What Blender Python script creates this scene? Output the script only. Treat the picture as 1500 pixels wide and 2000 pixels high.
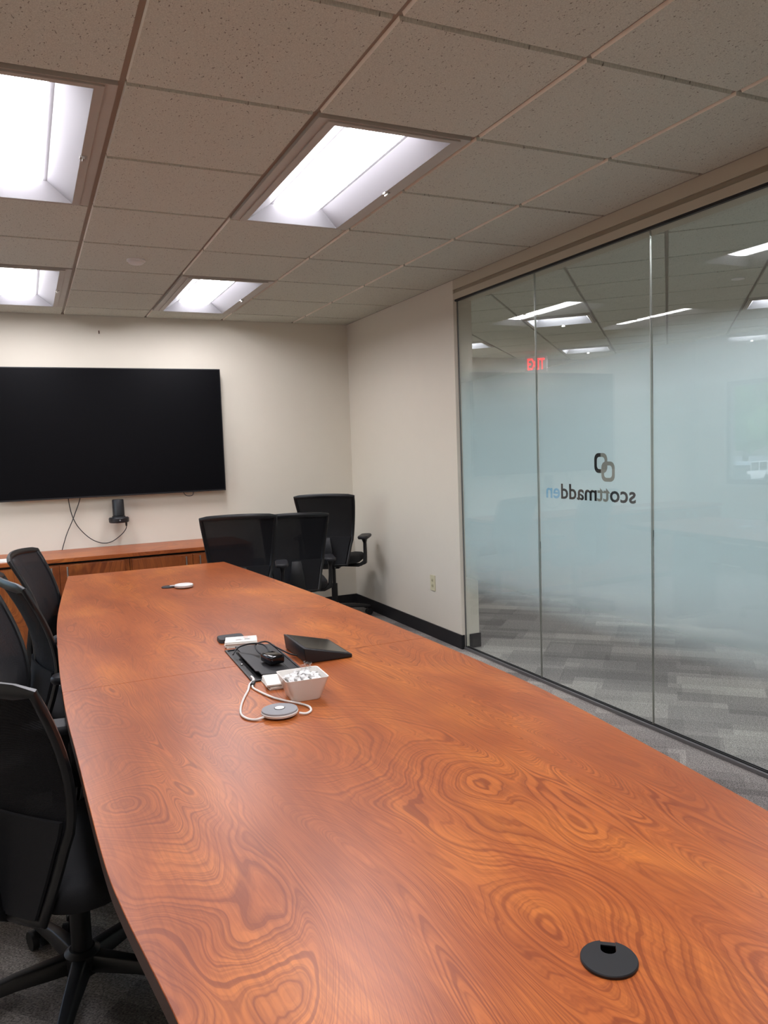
import bpy, bmesh, math, random
from mathutils import Vector, Matrix
from math import sin, cos, pi, radians
for o in list(bpy.data.objects): bpy.data.objects.remove(o)
S = bpy.context.scene
C = S.collection
random.seed(7)
H = 2.515                      # ceiling height
XL, XR, YN, YB = -1.2, 2.95, -3.2, 4.6     # meeting room
GX = 2.98                      # glass wall
OX1, OX2, OY1, OY2 = 3.09, 9.3, -3.2, 6.6  # office beyond the glass
U = 0.6096

# ---------------------------------------------------------------- camera
def cam_setup():
    yaw, pit, rol = 0.43219, -0.08165, -0.03492
    fw = Vector((sin(yaw)*cos(pit), cos(yaw)*cos(pit), sin(pit)))
    r = fw.cross(Vector((0, 0, 1))).normalized(); u = r.cross(fw)
    r2 = r*cos(rol) + u*sin(rol); u2 = -r*sin(rol) + u*cos(rol)
    cd = bpy.data.cameras.new('camera'); co = bpy.data.objects.new('camera', cd); C.objects.link(co)
    cd.sensor_fit = 'VERTICAL'; cd.sensor_height = 36; cd.sensor_width = 27
    cd.lens = 36*1509.73/2000; cd.clip_start = 0.02; cd.clip_end = 300
    m = Matrix((r2, u2, -fw)).transposed().to_4x4()
    m.translation = Vector((0.2712, -1.8638, 1.4095)); co.matrix_world = m
    S.camera = co
cam_setup()
# ---------------------------------------------------------------- light
TROFFER = 11.0
w = bpy.data.worlds.new('sky'); S.world = w; w.use_nodes = True
nt = w.node_tree; sk = nt.nodes.new('ShaderNodeTexSky'); sk.sky_type = 'NISHITA'
sk.sun_disc = False; sk.sun_elevation = radians(50); sk.sun_rotation = radians(200); sk.dust_density = 2.5
nt.links.new(sk.outputs[0], nt.nodes['Background'].inputs[0]); nt.nodes['Background'].inputs[1].default_value = 0.3
S.view_settings.view_transform = 'Standard'; S.view_settings.look = 'None'
S.view_settings.gamma = 1; S.view_settings.use_curve_mapping = False
S.view_settings.exposure = 1.6

# ---------------------------------------------------------------- materials
def lin(c):
    return tuple(((x/255)/12.92 if x/255 <= .04045 else ((x/255+.055)/1.055)**2.4) for x in c) + (1,)
class M:
    def __init__(s, name):
        s.m = bpy.data.materials.new(name); s.m.use_nodes = True; s.t = s.m.node_tree
        s.b = s.t.nodes['Principled BSDF']; s.out = s.t.nodes['Material Output']
    def n(s, k, **kw):
        x = s.t.nodes.new('ShaderNode'+k)
        for a, v in kw.items(): setattr(x, a, v)
        return x
    def l(s, a, b): s.t.links.new(a, b)
    def math(s, op, a, b=None, clamp=False):
        x = s.n('Math', operation=op, use_clamp=clamp)
        for i, v in enumerate((a, b)):
            if v is None: continue
            if isinstance(v, (int, float)): x.inputs[i].default_value = v
            else: s.l(v, x.inputs[i])
        return x.outputs[0]
    def ramp(s, f, stops, interp='LINEAR'):
        x = s.n('ValToRGB'); e = x.color_ramp.elements; x.color_ramp.interpolation = interp
        while len(e) < len(stops): e.new(.5)
        for q, (p, c) in zip(e, stops): q.position = p; q.color = c if len(c) == 4 else tuple(c)+(1,)
        s.l(f, x.inputs[0]); return x.outputs[0]
    def mix(s, f, a, b, mode='MIX'):
        x = s.n('Mix', data_type='RGBA', blend_type=mode)
        for i, v in ((0, f), (6, a), (7, b)):
            if isinstance(v, (int, float, tuple)): x.inputs[i].default_value = v
            else: s.l(v, x.inputs[i])
        return x.outputs[2]
    def pos(s, rot=0, scale=(1, 1, 1)):
        g = s.n('NewGeometry'); mp = s.n('Mapping'); s.l(g.outputs['Position'], mp.inputs[0])
        mp.inputs['Rotation'].default_value = (0, 0, rot); mp.inputs['Scale'].default_value = scale
        return mp.outputs[0]
    def noise(s, vec, scale, detail=2, rough=.5, dist=0):
        x = s.n('TexNoise'); s.l(vec, x.inputs['Vector'])
        x.inputs['Scale'].default_value = scale; x.inputs['Detail'].default_value = detail
        x.inputs['Roughness'].default_value = rough; x.inputs['Distortion'].default_value = dist
        return x.outputs['Fac']
    def bump(s, h, strength, dist=.002):
        x = s.n('Bump'); s.l(h, x.inputs['Height']); x.inputs['Strength'].default_value = strength
        x.inputs['Distance'].default_value = dist; s.l(x.outputs[0], s.b.inputs['Normal'])
def plain(name, rgb, rough=.5, metal=0, spec=.5, emit=None, es=0, var=.06, bump=0, bs=300):
    k = M(name); c = lin(rgb)
    f = k.noise(k.pos(), 9, 3)
    k.l(k.mix(f, tuple(x*(1-var) for x in c[:3])+(1,), tuple(min(1, x*(1+var)) for x in c[:3])+(1,)), k.b.inputs['Base Color'])
    k.b.inputs['Roughness'].default_value = rough; k.b.inputs['Metallic'].default_value = metal
    k.b.inputs['Specular IOR Level'].default_value = spec
    if emit: k.b.inputs['Emission Color'].default_value = lin(emit); k.b.inputs['Emission Strength'].default_value = es
    if bump: k.bump(k.noise(k.pos(), bs, 2), bump)
    return k.m
def wood_mat(name, rot, dark=1.0, ring=1.0, rough=.35):
    k = M(name)
    g = k.n('NewGeometry'); v = g.outputs['Position']
    mp = k.n('Mapping'); k.l(v, mp.inputs[0]); mp.inputs['Rotation'].default_value = rot; v = mp.outputs[0]
    def stretched(sc):
        m2 = k.n('Mapping'); k.l(v, m2.inputs[0]); m2.inputs['Scale'].default_value = sc; return m2.outputs[0]
    a = k.noise(stretched((1.9, .62, 1.2)), 1.5, 1.6, .45, .9)
    sp = k.n('SeparateXYZ'); k.l(v, sp.inputs[0])
    h = k.math('ADD', k.math('MULTIPLY', a, 46*ring), k.math('MULTIPLY', sp.outputs[0], 18*ring))
    h = k.math('ADD', h, k.math('MULTIPLY', k.noise(stretched((26, 2.2, 9)), 1, 2), .9))
    w1 = k.n('TexNoise', noise_dimensions='1D'); k.l(h, w1.inputs['W']); w1.inputs['Scale'].default_value = 3.7
    w1.inputs['Detail'].default_value = 2.5; w1.inputs['Roughness'].default_value = .6
    rings = k.ramp(w1.outputs['Fac'], [(.36, (1, 1, 1)), (.50, (.35,)*3), (.62, (0, 0, 0))])
    fade = k.noise(stretched((1.5, .8, 1)), 2.6, 2)
    fade = k.math('MULTIPLY', k.math('SUBTRACT', fade, .22, True), 3.0, True)
    fib = k.noise(stretched((210, 9, 60)), 1, 3, .6)
    blot = k.noise(stretched((3, 1.1, 2)), 1.3, 3, .6, .6)
    base = k.ramp(blot, [(.3, lin((150*dark, 76*dark, 34*dark))), (.5, lin((171*dark, 92*dark, 43*dark))), (.68, lin((196*dark, 114*dark, 50*dark)))])
    col = k.mix(k.math('MULTIPLY', k.math('MULTIPLY', rings, fade), .66), base, lin((112*dark, 48*dark, 24*dark)))
    col = k.mix(k.math('MULTIPLY', k.ramp(fib, [(.38, (1, 1, 1)), (.58, (0, 0, 0))]), .26), col, lin((104*dark, 46*dark, 24*dark)))
    k.l(col, k.b.inputs['Base Color']); k.b.inputs['Roughness'].default_value = rough
    k.b.inputs['Specular IOR Level'].default_value = .38
    k.bump(fib, .06, .0006)
    return k.m
MAT = {}
MAT['table_wood'] = wood_mat('cherry_laminate', (0, 0, radians(-4)))
MAT['cabinet_wood'] = wood_mat('cherry_cabinet', (0, radians(90), radians(90)), .86, .35)
MAT['credenza_wood'] = wood_mat('cherry_worktop', (0, 0, radians(90)), 1.0, .35)
MAT['edge_wood'] = plain('cherry_edge_band', (74, 40, 26), .4)
MAT['wall'] = plain('greige_paint', (214, 207, 192), .75, var=.015, bump=.12, bs=420)
MAT['wall_trim'] = plain('header_paint', (188, 180, 160), .6, var=.02)
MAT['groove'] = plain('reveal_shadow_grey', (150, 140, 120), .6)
MAT['black_base'] = plain('black_vinyl_baseboard', (22, 21, 24), .5)
MAT['gasket'] = plain('black_gasket', (8, 8, 10), .5)
MAT['plastic'] = plain('black_chair_plastic', (15, 15, 17), .42)
MAT['plastic2'] = plain('dark_grey_arm_pad', (32, 32, 36), .5)
MAT['fabric'] = plain('black_seat_fabric', (17, 17, 20), .9, bump=.4, bs=700)
MAT['matte_black'] = plain('matte_black_plastic', (22, 22, 25), .45)
MAT['gloss_black'] = plain('gloss_black_glass', (8, 8, 12), .07)
MAT['tv_screen'] = plain('matte_tv_screen', (2, 2, 5), .45, spec=.12)
MAT['rubber'] = plain('black_cable_rubber', (14, 14, 15), .5)
MAT['white'] = plain('white_plastic', (226, 223, 218), .35)
MAT['ceramic'] = plain('white_ceramic', (232, 229, 222), .2)
MAT['card'] = plain('white_card_paper', (226, 222, 214), .8)
MAT['grey_felt'] = plain('grey_fabric', (150, 150, 152), .95, bump=.5, bs=900)
MAT['charcoal'] = plain('charcoal_rubber', (58, 58, 60), .8)
MAT['steel'] = plain('brushed_steel', (190, 188, 182), .28, metal=1)
MAT['tee'] = plain('ceiling_tee_paint', (150, 142, 130), .5)
MAT['tile_edge'] = plain('pale_tile_edge', (246, 238, 224), .9)  # paler than the tile face, used on sides running along y
MAT['troffer_frame'] = plain('troffer_frame_paint', (178, 172, 162), .45)
MAT['reflector'] = plain('grey_reflector_enamel', (140, 139, 142), .45, var=.01)
MAT['lens'] = plain('lamp_diffuser', (250, 250, 250), .5, emit=(250, 248, 255), es=TROFFER)
MAT['lens_office'] = plain('office_lamp_diffuser', (250, 250, 250), .5, emit=(250, 250, 255), es=TROFFER*1.75)
MAT['ivory'] = plain('ivory_plastic', (206, 200, 168), .45)
MAT['ivory2'] = plain('ivory_socket', (186, 180, 148), .45)
MAT['channel'] = plain('anodised_grey_channel', (120, 118, 118), .4, metal=.6)
MAT['ink'] = plain('grey_print', (110, 104, 104), .8)
MAT['exit_red'] = plain('exit_red', (230, 30, 30), .5, emit=(255, 12, 16), es=.9)
MAT['exit_body'] = plain('exit_body', (210, 190, 186), .5)
MAT['logo_dark'] = plain('lettering_slate', (38, 44, 50), .5)
MAT['logo_black'] = plain('lettering_black', (12, 12, 16), .5)
MAT['logo_grey'] = plain('lettering_grey', (140, 140, 132), .5)
MAT['logo_blue'] = plain('lettering_blue', (150, 196, 224), .5)
MAT['led'] = plain('small_grey_mark', (120, 120, 124), .4)

def carpet():
    k = M('grey_patchwork_carpet')
    r = radians(45)
    def brick(vec, wd, ht, off, freq, seedoff):
        m2 = k.n('Mapping'); k.l(vec, m2.inputs[0]); m2.inputs['Location'].default_value = seedoff
        b = k.n('TexBrick', offset=off, offset_frequency=freq, squash=1.0); k.l(m2.outputs[0], b.inputs['Vector'])
        b.inputs['Scale'].default_value = 1; b.inputs['Mortar Size'].default_value = 0
        b.inputs['Brick Width'].default_value = wd; b.inputs['Row Height'].default_value = ht
        b.inputs['Color1'].default_value = (0, 0, 0, 1); b.inputs['Color2'].default_value = (1, 1, 1, 1)
        return b.outputs['Color']
    v = k.pos(r)
    b1 = brick(v, .61, .305, .37, 2, (0.1, .2, 0)); b2 = brick(v, .43, .203, .61, 3, (5.3, 1.13, 0)); b3 = brick(v, .82, .152, .3, 2, (2.3, 7.1, 0))
    f = k.mix(.5, b1, b2); f = k.mix(.33, f, b3)
    col = k.ramp(f, [(.1, lin((108, 105, 103))), (.42, lin((134, 130, 127))), (.62, lin((148, 144, 140))), (.9, lin((178, 174, 167)))])
    n1 = k.noise(k.pos(r, (1, 1.7, 1)), 150, 2, .75)
    n2 = k.noise(k.pos(r, (1, 1, 1)), 60, 2, .6)
    col = k.mix(1.0, col, k.ramp(n1, [(.36, (.40, .40, .41)), (.62, (1.35, 1.32, 1.3))]), 'MULTIPLY')
    col = k.mix(.5, col, k.ramp(n2, [(.3, (.7, .7, .7)), (.7, (1.2, 1.2, 1.2))]), 'MULTIPLY')
    k.l(col, k.b.inputs['Base Color']); k.b.inputs['Roughness'].default_value = .95
    k.b.inputs['Specular IOR Level'].default_value = .1
    k.bump(n1, .9, .004)
    return k.m
MAT['carpet'] = carpet()
def ceil_tile():
    k = M('mineral_fibre_tile')
    v = k.pos(0, (1, 1, .2)); n1 = k.noise(v, 260, 2, .6); 
    v2 = k.pos(radians(30), (1, .55, .2)); n2 = k.noise(v2, 170, 1.5, .55)
    pits = k.ramp(n2, [(.29, (1, 1, 1)), (.335, (0, 0, 0))])
    base = k.ramp(n1, [(.3, lin((186, 186, 174))), (.7, lin((212, 212, 199)))])
    col = k.mix(k.math('MULTIPLY', pits, .75), base, lin((96, 86, 78)))
    k.l(col, k.b.inputs['Base Color']); k.b.inputs['Roughness'].default_value = .95; k.b.inputs['Specular IOR Level'].default_value = .1
    k.bump(k.math('SUBTRACT', k.math('MULTIPLY', n1, .6), k.math('MULTIPLY', pits, .7)), .5, .002)
    return k.m
MAT['tile'] = ceil_tile()
def mesh_fabric():
    k = M('black_chair_mesh'); c = k.b
    k.b.inputs['Base Color'].default_value = lin((20, 20, 24)); k.b.inputs['Roughness'].default_value = .8
    k.b.inputs['Specular IOR Level'].default_value = .3
    ck = k.n('TexChecker'); k.l(k.pos(), ck.inputs['Vector']); ck.inputs['Scale'].default_value = 700
    tr = k.n('BsdfTransparent'); mx = k.n('MixShader')
    k.l(k.math('MULTIPLY', ck.outputs['Fac'], .3), mx.inputs[0]); k.l(k.b.outputs[0], mx.inputs[1]); k.l(tr.outputs[0], mx.inputs[2])
    k.l(mx.outputs[0], k.out.inputs[0]); return k.m
MAT['mesh'] = mesh_fabric()
def fres(k, base=.04):
    g = k.n('NewGeometry'); d = k.n('VectorMath', operation='DOT_PRODUCT')
    k.l(g.outputs['Incoming'], d.inputs[0]); k.l(g.outputs['Normal'], d.inputs[1])
    c = k.math('ABSOLUTE', d.outputs['Value'])
    p = k.math('POWER', k.math('SUBTRACT', 1, c), 5)
    return k.math('ADD', k.math('MULTIPLY', p, 1-base), base)
def glass(name, tint, base=.045):
    k = M(name); tr = k.n('BsdfTransparent'); tr.inputs[0].default_value = tint
    gl = k.n('BsdfAnisotropic'); gl.inputs['Roughness'].default_value = .0
    mx = k.n('MixShader'); k.l(fres(k, base), mx.inputs[0]); k.l(tr.outputs[0], mx.inputs[1]); k.l(gl.outputs[0], mx.inputs[2])
    k.l(mx.outputs[0], k.out.inputs[0]); return k.m
MAT['glass'] = glass('clear_glass', (.95, .975, .97, 1), .05)
MAT['wrapper'] = glass('clear_wrapper_film', (.96, .96, .96, 1), .12)
def film():
    k = M('gradient_frosted_film')
    sp = k.n('SeparateXYZ'); g = k.n('NewGeometry'); k.l(g.outputs['Position'], sp.inputs[0]); z = sp.outputs[2]
    wob = k.math('MULTIPLY', k.noise(k.pos(0, (1, .6, 1)), 3, 2), .05)
    z = k.math('ADD', z, wob)
    f = k.ramp(k.math('MULTIPLY', z, .4), [(.16, (0, 0, 0)), (.235, (.42,)*3), (.33, (.82,)*3), (.40, (.94,)*3), (.60, (.94,)*3), (.67, (.76,)*3), (.73, (.40,)*3), (.79, (.0,)*3)])
    tl = k.n('BsdfTranslucent'); tl.inputs[0].default_value = FT
    df = k.n('BsdfDiffuse'); df.inputs[0].default_value = FD
    m1 = k.n('MixShader'); m1.inputs[0].default_value = .5; k.l(tl.outputs[0], m1.inputs[1]); k.l(df.outputs[0], m1.inputs[2])
    tr = k.n('BsdfTransparent'); mx = k.n('MixShader')
    k.l(f, mx.inputs[0]); k.l(tr.outputs[0], mx.inputs[1]); k.l(m1.outputs[0], mx.inputs[2]); k.l(mx.outputs[0], k.out.inputs[0])
    return k.m
FT = lin((236, 245, 247)); FD = lin((214, 231, 233))
MAT['film'] = film()
MAT['leaf'] = plain('tree_foliage', (104, 146, 84), .9, var=.5)
MAT['bark'] = plain('tree_bark', (80, 66, 52), .9)
MAT['asphalt'] = plain('parking_asphalt', (150, 150, 150), .9)
MAT['car_white'] = plain('white_car_paint', (232, 234, 236), .25)
MAT['car_dark'] = plain('dark_blue_car_paint', (40, 48, 60), .25)
MAT['tyre'] = plain('tyre_rubber', (22, 22, 22), .8)
MAT['facade'] = plain('plain_exterior_render', (150, 140, 128), .9)

# ---------------------------------------------------------------- mesh helpers
class B:
    def __init__(s): s.v = []; s.f = []; s.mi = []
    def add(s, vs, fs, m=0):
        o = len(s.v); s.v += [tuple(v) for v in vs]; s.f += [tuple(i+o for i in f) for f in fs]; s.mi += [m]*len(fs); return s
    def box(s, x0, x1, y0, y1, z0, z1, m=0):
        return s.add([(x, y, z) for z in (z0, z1) for x, y in ((x0, y0), (x1, y0), (x1, y1), (x0, y1))],
                     [(3, 2, 1, 0), (4, 5, 6, 7), (0, 1, 5, 4), (1, 2, 6, 5), (2, 3, 7, 6), (3, 0, 4, 7)], m)
    def prism(s, pts, z0, z1, m=0, ins=None, sm=None):
        """polygon extruded; ins = second outline for the top"""
        n = len(pts); t = ins or pts
        vs = [(p[0], p[1], z0) for p in pts] + [(p[0], p[1], z1) for p in t]
        s.add(vs, [tuple(range(n-1, -1, -1)), tuple(range(n, 2*n))], m)
        fs = [(i, (i+1) % n, n+(i+1) % n, n+i) for i in range(n)]; o = len(s.v)-2*n
        s.f += [tuple(i+o for i in f) for f in fs]; s.mi += [m if sm is None else sm]*n; return s
    def rings(s, rs, m=0, cap=True, closed=True):
        """loft of rings (lists of points, same count)"""
        n = len(rs[0]); vs = [p for r in rs for p in r]; fs = []
        for j in range(len(rs)-1):
            for i in range(n if closed else n-1):
                fs.append((j*n+i, j*n+(i+1) % n, (j+1)*n+(i+1) % n, (j+1)*n+i))
        if cap: fs += [tuple(range(n-1, -1, -1)), tuple(range((len(rs)-1)*n, len(rs)*n))]
        return s.add(vs, fs, m)
    def lathe(s, prof, c=(0, 0, 0), n=24, m=0):
        rs = [[(c[0]+r*cos(2*pi*i/n), c[1]+r*sin(2*pi*i/n), c[2]+z) for i in range(n)] for r, z in prof]
        return s.rings(rs, m)
    def tube(s, pts, r, n=8, m=0, closed=False, flat=1.0, up=Vector((0, 0, 1))):
        P = [Vector(p) for p in pts]; rs = []; L = len(P)
        rr = r if isinstance(r, (list, tuple)) else [r]*L
        prev = None
        for i, p in enumerate(P):
            if closed: t = P[(i+1) % L]-P[i-1]
            else: t = P[min(i+1, L-1)]-P[max(i-1, 0)]
            t.normalize()
            if prev is None:
                a = up if abs(t.dot(up)) < .95 else Vector((1, 0, 0)); a = (a-t*a.dot(t)).normalized()
            else: a = (prev-t*prev.dot(t)).normalized()
            prev = a; b = t.cross(a)
            rs.append([tuple(p+a*(rr[i]*flat*cos(2*pi*k/n))+b*(rr[i]*sin(2*pi*k/n))) for k in range(n)])
        if closed: rs.append(rs[0]); return s.rings(rs, m, cap=False)
        return s.rings(rs, m)
def obj(name, b, mats, parent=None, smooth=0, bevel=0, label=None, loc=None, seg=2, sub=0):
    me = bpy.data.meshes.new(name); me.from_pydata(b.v, [], b.f)
    if not isinstance(mats, (list, tuple)): mats = [mats]
    for m in mats: me.materials.append(MAT[m])
    for p, i in zip(me.polygons, b.mi): p.material_index = i
    bm = bmesh.new(); bm.from_mesh(me)
    bmesh.ops.remove_doubles(bm, verts=bm.verts, dist=1e-6)
    bmesh.ops.recalc_face_normals(bm, faces=bm.faces)
    if bevel:
        es = [e for e in bm.edges if len(e.link_faces) == 2 and e.calc_face_angle(0) > radians(28)]
        bmesh.ops.bevel(bm, geom=es, offset=bevel, segments=seg, affect='EDGES', profile=.5, clamp_overlap=True)
    bm.to_mesh(me); bm.free(); me.validate()
    if smooth:
        for p in me.polygons: p.use_smooth = True
        me.set_sharp_from_angle(angle=radians(smooth))
    o = bpy.data.objects.new(name, me); C.objects.link(o)
    if parent: o.parent = parent
    if label: o['label'] = label
    if loc: o.location = loc
    if sub:
        md = o.modifiers.new('subdivision', 'SUBSURF'); md.levels = md.render_levels = sub
    return o
def tag(o, label, cat, group=None):
    o['label'] = label; o['category'] = cat
    if group: o['group'] = group
    return o
def thing(name, label, cat, loc=(0, 0, 0), rot=0, group=None):
    o = bpy.data.objects.new(name, None); o.empty_display_size = .05; C.objects.link(o); o.location = loc; o.rotation_euler = (0, 0, rot)
    return tag(o, label, cat, group)
def struct(o): o['kind'] = 'structure'; return o
def sempty(name, loc=(0, 0, 0)):
    o = bpy.data.objects.new(name, None); o.empty_display_size = .05; C.objects.link(o); o.location = loc; return struct(o)
def copy_tree(o, parent=None):
    c = o.copy(); C.objects.link(c)
    if parent: c.parent = parent
    for ch in list(o.children): copy_tree(ch, c)
    return c
def rrect(w, h, r, n=4, cx=0, cy=0):
    pts = []
    for sx, sy, a in ((1, 1, 0), (-1, 1, 90), (-1, -1, 180), (1, -1, 270)):
        for i in range(n+1):
            t = radians(a+90*i/n); pts.append((cx+sx*(w/2-r)+r*cos(t), cy+sy*(h/2-r)+r*sin(t)))
    return pts
def clip_poly(p, x0, x1, y0, y1):
    for ax, val, sg in ((0, x0, 1), (0, x1, -1), (1, y0, 1), (1, y1, -1)):
        q = []
        for i in range(len(p)):
            a, b = p[i], p[(i+1) % len(p)]; da, db = sg*(a[ax]-val), sg*(b[ax]-val)
            if da >= 0: q.append(a)
            if (da >= 0) != (db >= 0):
                t = da/(da-db); q.append((a[0]+t*(b[0]-a[0]), a[1]+t*(b[1]-a[1])))
        p = q
        if len(p) < 3: return []
    r = [p[i] for i in range(len(p)) if math.dist(p[i], p[i-1]) > 1e-4]
    if len(r) < 3: return []
    ar = sum(r[i-1][0]*r[i][1]-r[i][0]*r[i-1][1] for i in range(len(r)))/2
    return r if ar > .004 else []
def shrink(p, d):
    n = len(p); out = []
    for i in range(n):
        a, b, c = Vector(p[i-1]), Vector(p[i]), Vector(p[(i+1) % n])
        e1 = (b-a).normalized(); e2 = (c-b).normalized()
        n1 = Vector((-e1.y, e1.x)); n2 = Vector((-e2.y, e2.x))
        k = (n1+n2); q = b + k*(d/max(.3, 1+n1.dot(n2))); out.append((q.x, q.y))
    return out

# ---------------------------------------------------------------- structure: shell
floor = struct(obj('floor', B().box(XL-.1, OX2+.1, YN-.1, OY2+.1, -.15, -.006), 'carpet'))
rest = B(); r2 = math.sqrt(.5)
def rot45(s, t): return ((t-s)*r2, (t+s)*r2)        # s along (-1,1), t along (1,1)
SO, TO = -.90, 5.86
for i in range(-14, 16):
    for j in range(-12, 16):
        s0, t0 = SO+i*U, TO+j*U; g = .0004
        q = [rot45(s0+g, t0+g), rot45(s0+g, t0+U-g), rot45(s0+U-g, t0+U-g), rot45(s0+U-g, t0+g)]
        if sum(q[k-1][0]*q[k][1]-q[k][0]*q[k-1][1] for k in range(4)) < 0: q = q[::-1]
        c = rot45(s0+U/2, t0+U/2)
        q = clip_poly(q, XL, OX2, YN, OY2)
        if not q: continue
        # in view: the strip by the glass, the office beyond, the floor by the chairs on the left
        ang = math.degrees(math.atan2(c[0]-.27, c[1]+1.86))
        if c[1] > -.9 and (-5 < ang < 56) and not (.8 < c[0] < 1.3 and c[1] < 2.9) and c[0] < 8.6:
            obj('carpet_tile', B().prism(q, -.006, 0), 'carpet', floor)
        else: rest.prism(q, -.006, 0)
o = obj('carpet_field', rest, 'carpet', floor); o['kind'] = 'stuff'

WT = .14
wb = B().box(XL-WT, XR, YB, YB+WT, 0, 2.75)
struct(obj('wall_back', wb, 'wall'))
struct(obj('wall_right', B().box(XR, OX1, 2.72, OY2, 0, 2.75), 'wall'))
struct(obj('wall_near', B().box(XL-WT, OX2, YN-WT, YN, 0, 2.75), 'wall'))
wl = B()
WY0, WY1, WZ0, WZ1 = 1.9, 4.21, .90, 2.0
wl.box(XL-WT, XL, YN, WY0, 0, 2.75).box(XL-WT, XL, WY1, YB, 0, 2.75).box(XL-WT, XL, WY0, WY1, 0, WZ0).box(XL-WT, XL, WY0, WY1, WZ1, 2.75)
struct(obj('wall_left', wl, 'wall'))
struct(obj('wall_outer_back', B().box(OX1, OX2+WT, OY2, OY2+WT, 0, 2.75), 'wall'))
struct(obj('wall_outer_right', B().box(OX2, OX2+WT, YN-WT, OY2, 0, 2.75), 'wall'))
struct(obj('wall_front_return', B().box(XR, OX1, YN, -1.78, 0, 2.75), 'wall'))
# baseboards
bb = .1; bt = .009
struct(obj('baseboard_back', B().box(1.83, XR-bt, YB-bt, YB, .001, bb), 'black_base', bevel=.003))
struct(obj('baseboard_right', B().box(XR-bt, XR, 2.72-bt, YB, .001, bb).box(XR, GX-.012, 2.72-bt, 2.72, .001, bb), 'black_base', bevel=.002))
struct(obj('baseboard_right_outer', B().box(GX+.03, OX1+bt, 2.72-bt, 2.72, .001, bb).box(OX1, OX1+bt, 2.72, OY2, .001, bb), 'black_base', bevel=.002))
struct(obj('baseboard_left', B().box(XL, XL+bt, YN, 3.98, .001, bb), 'black_base', bevel=.003))
struct(obj('baseboard_outer', B().box(OX1+bt, OX2, OY2-bt, OY2, .001, bb).box(OX2-bt, OX2, YN, OY2-bt, .001, bb), 'black_base', bevel=.003))
# header above the glass: face, reveal, lower frame, gasket
hd = B().box(XR, OX1, -1.78, 2.72, H-.062, 2.75)
struct(obj('trim_1', hd, 'wall_trim', label='beige header band above the glass wall'))
struct(obj('trim_2', B().box(XR+.012, OX1-.012, -1.78, 2.72, H-.086, H-.062), 'groove', label='recessed reveal line under the header'))
struct(obj('trim_3', B().box(XR, OX1, -1.78, 2.72, H-.128, H-.086), 'wall_trim', bevel=.002, label='beige lower frame rail over the glass'))

# ---------------------------------------------------------------- glass wall
gw = sempty('window_1', (GX, 0, 0))
seams = [2.712, 1.847, .945, .043, -.859, -1.76]
zt, zb = H-.140, .022
def glyph_text(body, size, font_space=1.0):
    cu = bpy.data.curves.new('lettering', 'FONT'); cu.body = body; cu.size = size; cu.extrude = .0002; cu.space_character = font_space
    cu.align_x = 'LEFT'; cu.resolution_u = 3; cu.offset = size*.016
    t = bpy.data.objects.new('tmp', cu); C.objects.link(t)
    bpy.context.view_layer.update()
    me = bpy.data.meshes.new_from_object(t.evaluated_get(bpy.context.evaluated_depsgraph_get()))
    bpy.data.objects.remove(t); return me
for i in range(5):
    y1, y0 = seams[i]-.0018, seams[i+1]+.0018
    p = obj('glass_pane', B().box(-.006, .006, y0, y1, zb-.012, zt+.012), 'glass', gw)
    p2 = obj('frosted_film', B().box(.0075, .0078, y0+.001, y1-.001, zb+.01, zt-.01), 'film', p, label='white film fading to clear at top and bottom')
    if i == 1: logo_pane = p
    if i < 4: obj('joint_strip', B().box(-.0055, .0055, y0-.0030, y0-.0006, zb, zt), 'steel', gw)
obj('bottom_channel', B().box(-.022, -.0065, -1.78, 2.708, .0005, .018).box(.0065, .022, -1.78, 2.708, .0005, .018), 'channel', gw, bevel=.0015)
obj('bottom_gasket', B().box(-.0095, -.0062, -1.77, 2.708, .018, .023).box(.0062, .0072, -1.77, 2.708, .018, .023), 'gasket', gw)
obj('top_gasket', B().box(-.026, .026, -1.77, 2.708, zt+.0125, H-.1285).box(-.026, -.0065, -1.77, 2.708, zt, zt+.012), 'gasket', gw)
obj('jamb_seal', B().box(-.004, .004, 2.7125, 2.7195, .001, H-.13), 'channel', gw)
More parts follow.
